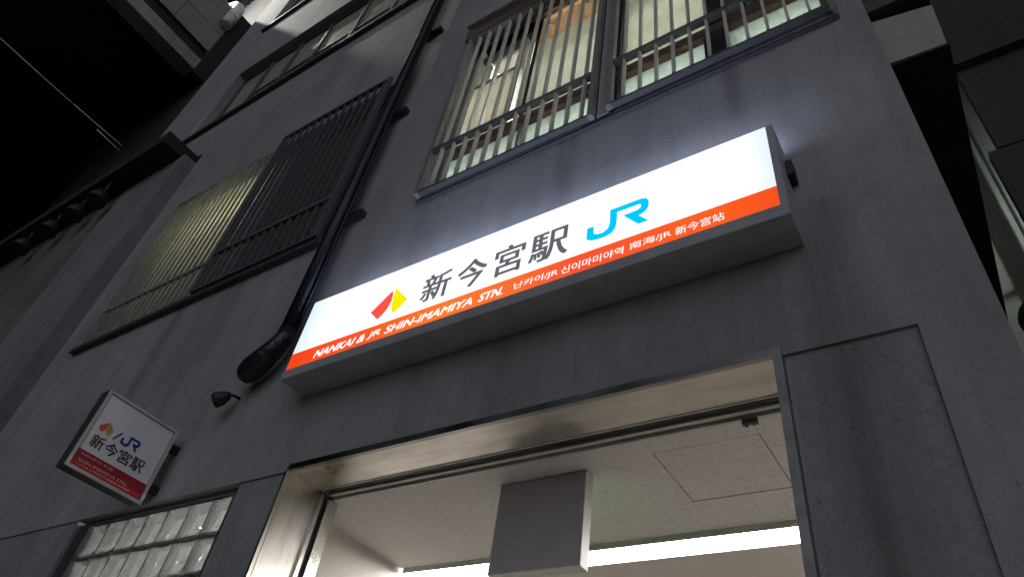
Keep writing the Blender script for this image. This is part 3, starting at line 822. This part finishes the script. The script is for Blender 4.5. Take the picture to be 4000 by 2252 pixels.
MB().tube([(lx, -2.5, lz), (lx, -1.9, lz)], .04, 10).build('lamp_tube', 'lamp', lp)
MB().tube([(lx, -2.2, lz+.10), (lx, -2.2, 20)], .02, 8).build('lamp_rod', 'black', lp)

rc_ = thing('light_baffle', 'unseen added light-blocking cabinet standing on the viaduct behind the parapet', 'baffle', (-10.35, -3, 14.99))  # unseen block, added to keep the platform lamp off the far right wall
MB().box(-10.5, -10.2, -5.0, -1.78, 14.99, 17.6).build('baffle_body', 'casing', rc_)
MB().box(-10.199, -10.19, -3.4, -3.3, 16, 16.2).build('baffle_latch', 'black', rc_)

# dark building closing the view behind the wing
bb = MB().box(-60, -9.6, 6, 7, 0, 22).build('background_building', 'dark'); tag(bb, 'black unlit building behind the wing roof', 'building')

# thin cable hanging in the air
wr = thing('overhead_wire', 'thin pale wire crossing the dark air below the viaduct', 'wire', (-6.4, -1.5, 7))
def wpt(t): return (-6.38 - .075*t, -2.9 + 2.225*t, 7.0 + .03*(t-.5)**2*4)
MB().tube([wpt(t) for t in (0, .2, .4, .6, .735)], .0045, 6).build('wire_strand', 'white', wr)
MB().tube([wpt(t) for t in (.742, .8, .9, 1.0)], .0045, 6).build('wire_strand', 'white', wr)
MB().tube([(-6.48, -.94, 6.995), (-6.50, -.66, 6.995)], .005, 6).build('wire_end', 'white', wr)

# ------------------------------------------------------------------ the gap beyond the building's corner
K = thing('concrete_canopy', 'pale concrete edge of a canopy round the building corner', 'canopy', (.33, .4, 4.53))
MB().prism([(.1955, 4.55), (.446, 4.532), (.470, 4.865), (.1955, 4.94)], 'Y', .30, .312).build('canopy_fascia', 'conc', K)
MB().box(.1955, .455, .3125, 7, 4.535, 4.60).build('canopy_slab', 'dark', K)
MB().box(.1955, .48, .26, .40, 4.96, 5.06).build('gutter', 'sill', K)
N = thing('neighbouring_building', 'near-black wall of the neighbouring building past the corner gap', 'building', (3, 1.4, 0))
MB().box(.560, 9, 1.2, 1.26, 0, 4.80).build('wall', 'darkwall', N)
MB().box(.610, 9, 1.2, 1.26, 4.812, 5.55).build('wall', 'darkwall', N)
MB().box(.50, 9, 1.15, 1.26, 5.56, 12).build('wall', 'darkwall', N)
Z = thing('rear_building', 'pale lit wall with pipes seen in the narrow gap past the corner', 'building', (1.5, 3.1, 0))
MB().box(.2, 6, 3.0, 3.3, 0, 12).build('wall', 'conc', Z)
for xx in (.80, .86): MB().tube([(xx, 2.94, 0), (xx, 2.94, 12)], .022, 10).build('pipe', 'hood', Z)
MB().box(.74, .92, 2.90, 2.99, 5.35, 5.385).build('pipe_clamp', 'black', Z)
MB().box(.66, .78, 2.93, 2.998, 3.9, 4.9).build('shutter', 'dark', Z)
rl = thing('alley_lamp', 'lamp lighting the narrow alley behind the corner', 'lamp', (1.7, 2.4, 5.6))
MB().tube([(1.7, 2.4, 5.6), (1.7, 2.4, 5.9)], .04, 12).build('lamp_globe', 'alley', rl)
MB().tube([(1.7, 2.4, 5.9), (1.7, 2.4, 6.0), (1.7, 2.0, 6.05)], .02, 8).build('lamp_arm', 'black', rl)
bl = thing('globe_lamp', 'unlit dark globe lamp on the corner of the building', 'lamp', (.29, -.2, 2.6))
gm = MB(); bmesh.ops.create_uvsphere(gm.bm, u_segments=20, v_segments=12, radius=.065)
bmesh.ops.translate(gm.bm, verts=gm.bm.verts, vec=(.285, .06, 2.86))
gm.build('globe', 'black', bl)
MB().tube([(.285, .06, 2.79), (.285, .06, 2.60), (.19, .06, 2.55)], .02, 8).build('stem', 'black', bl)
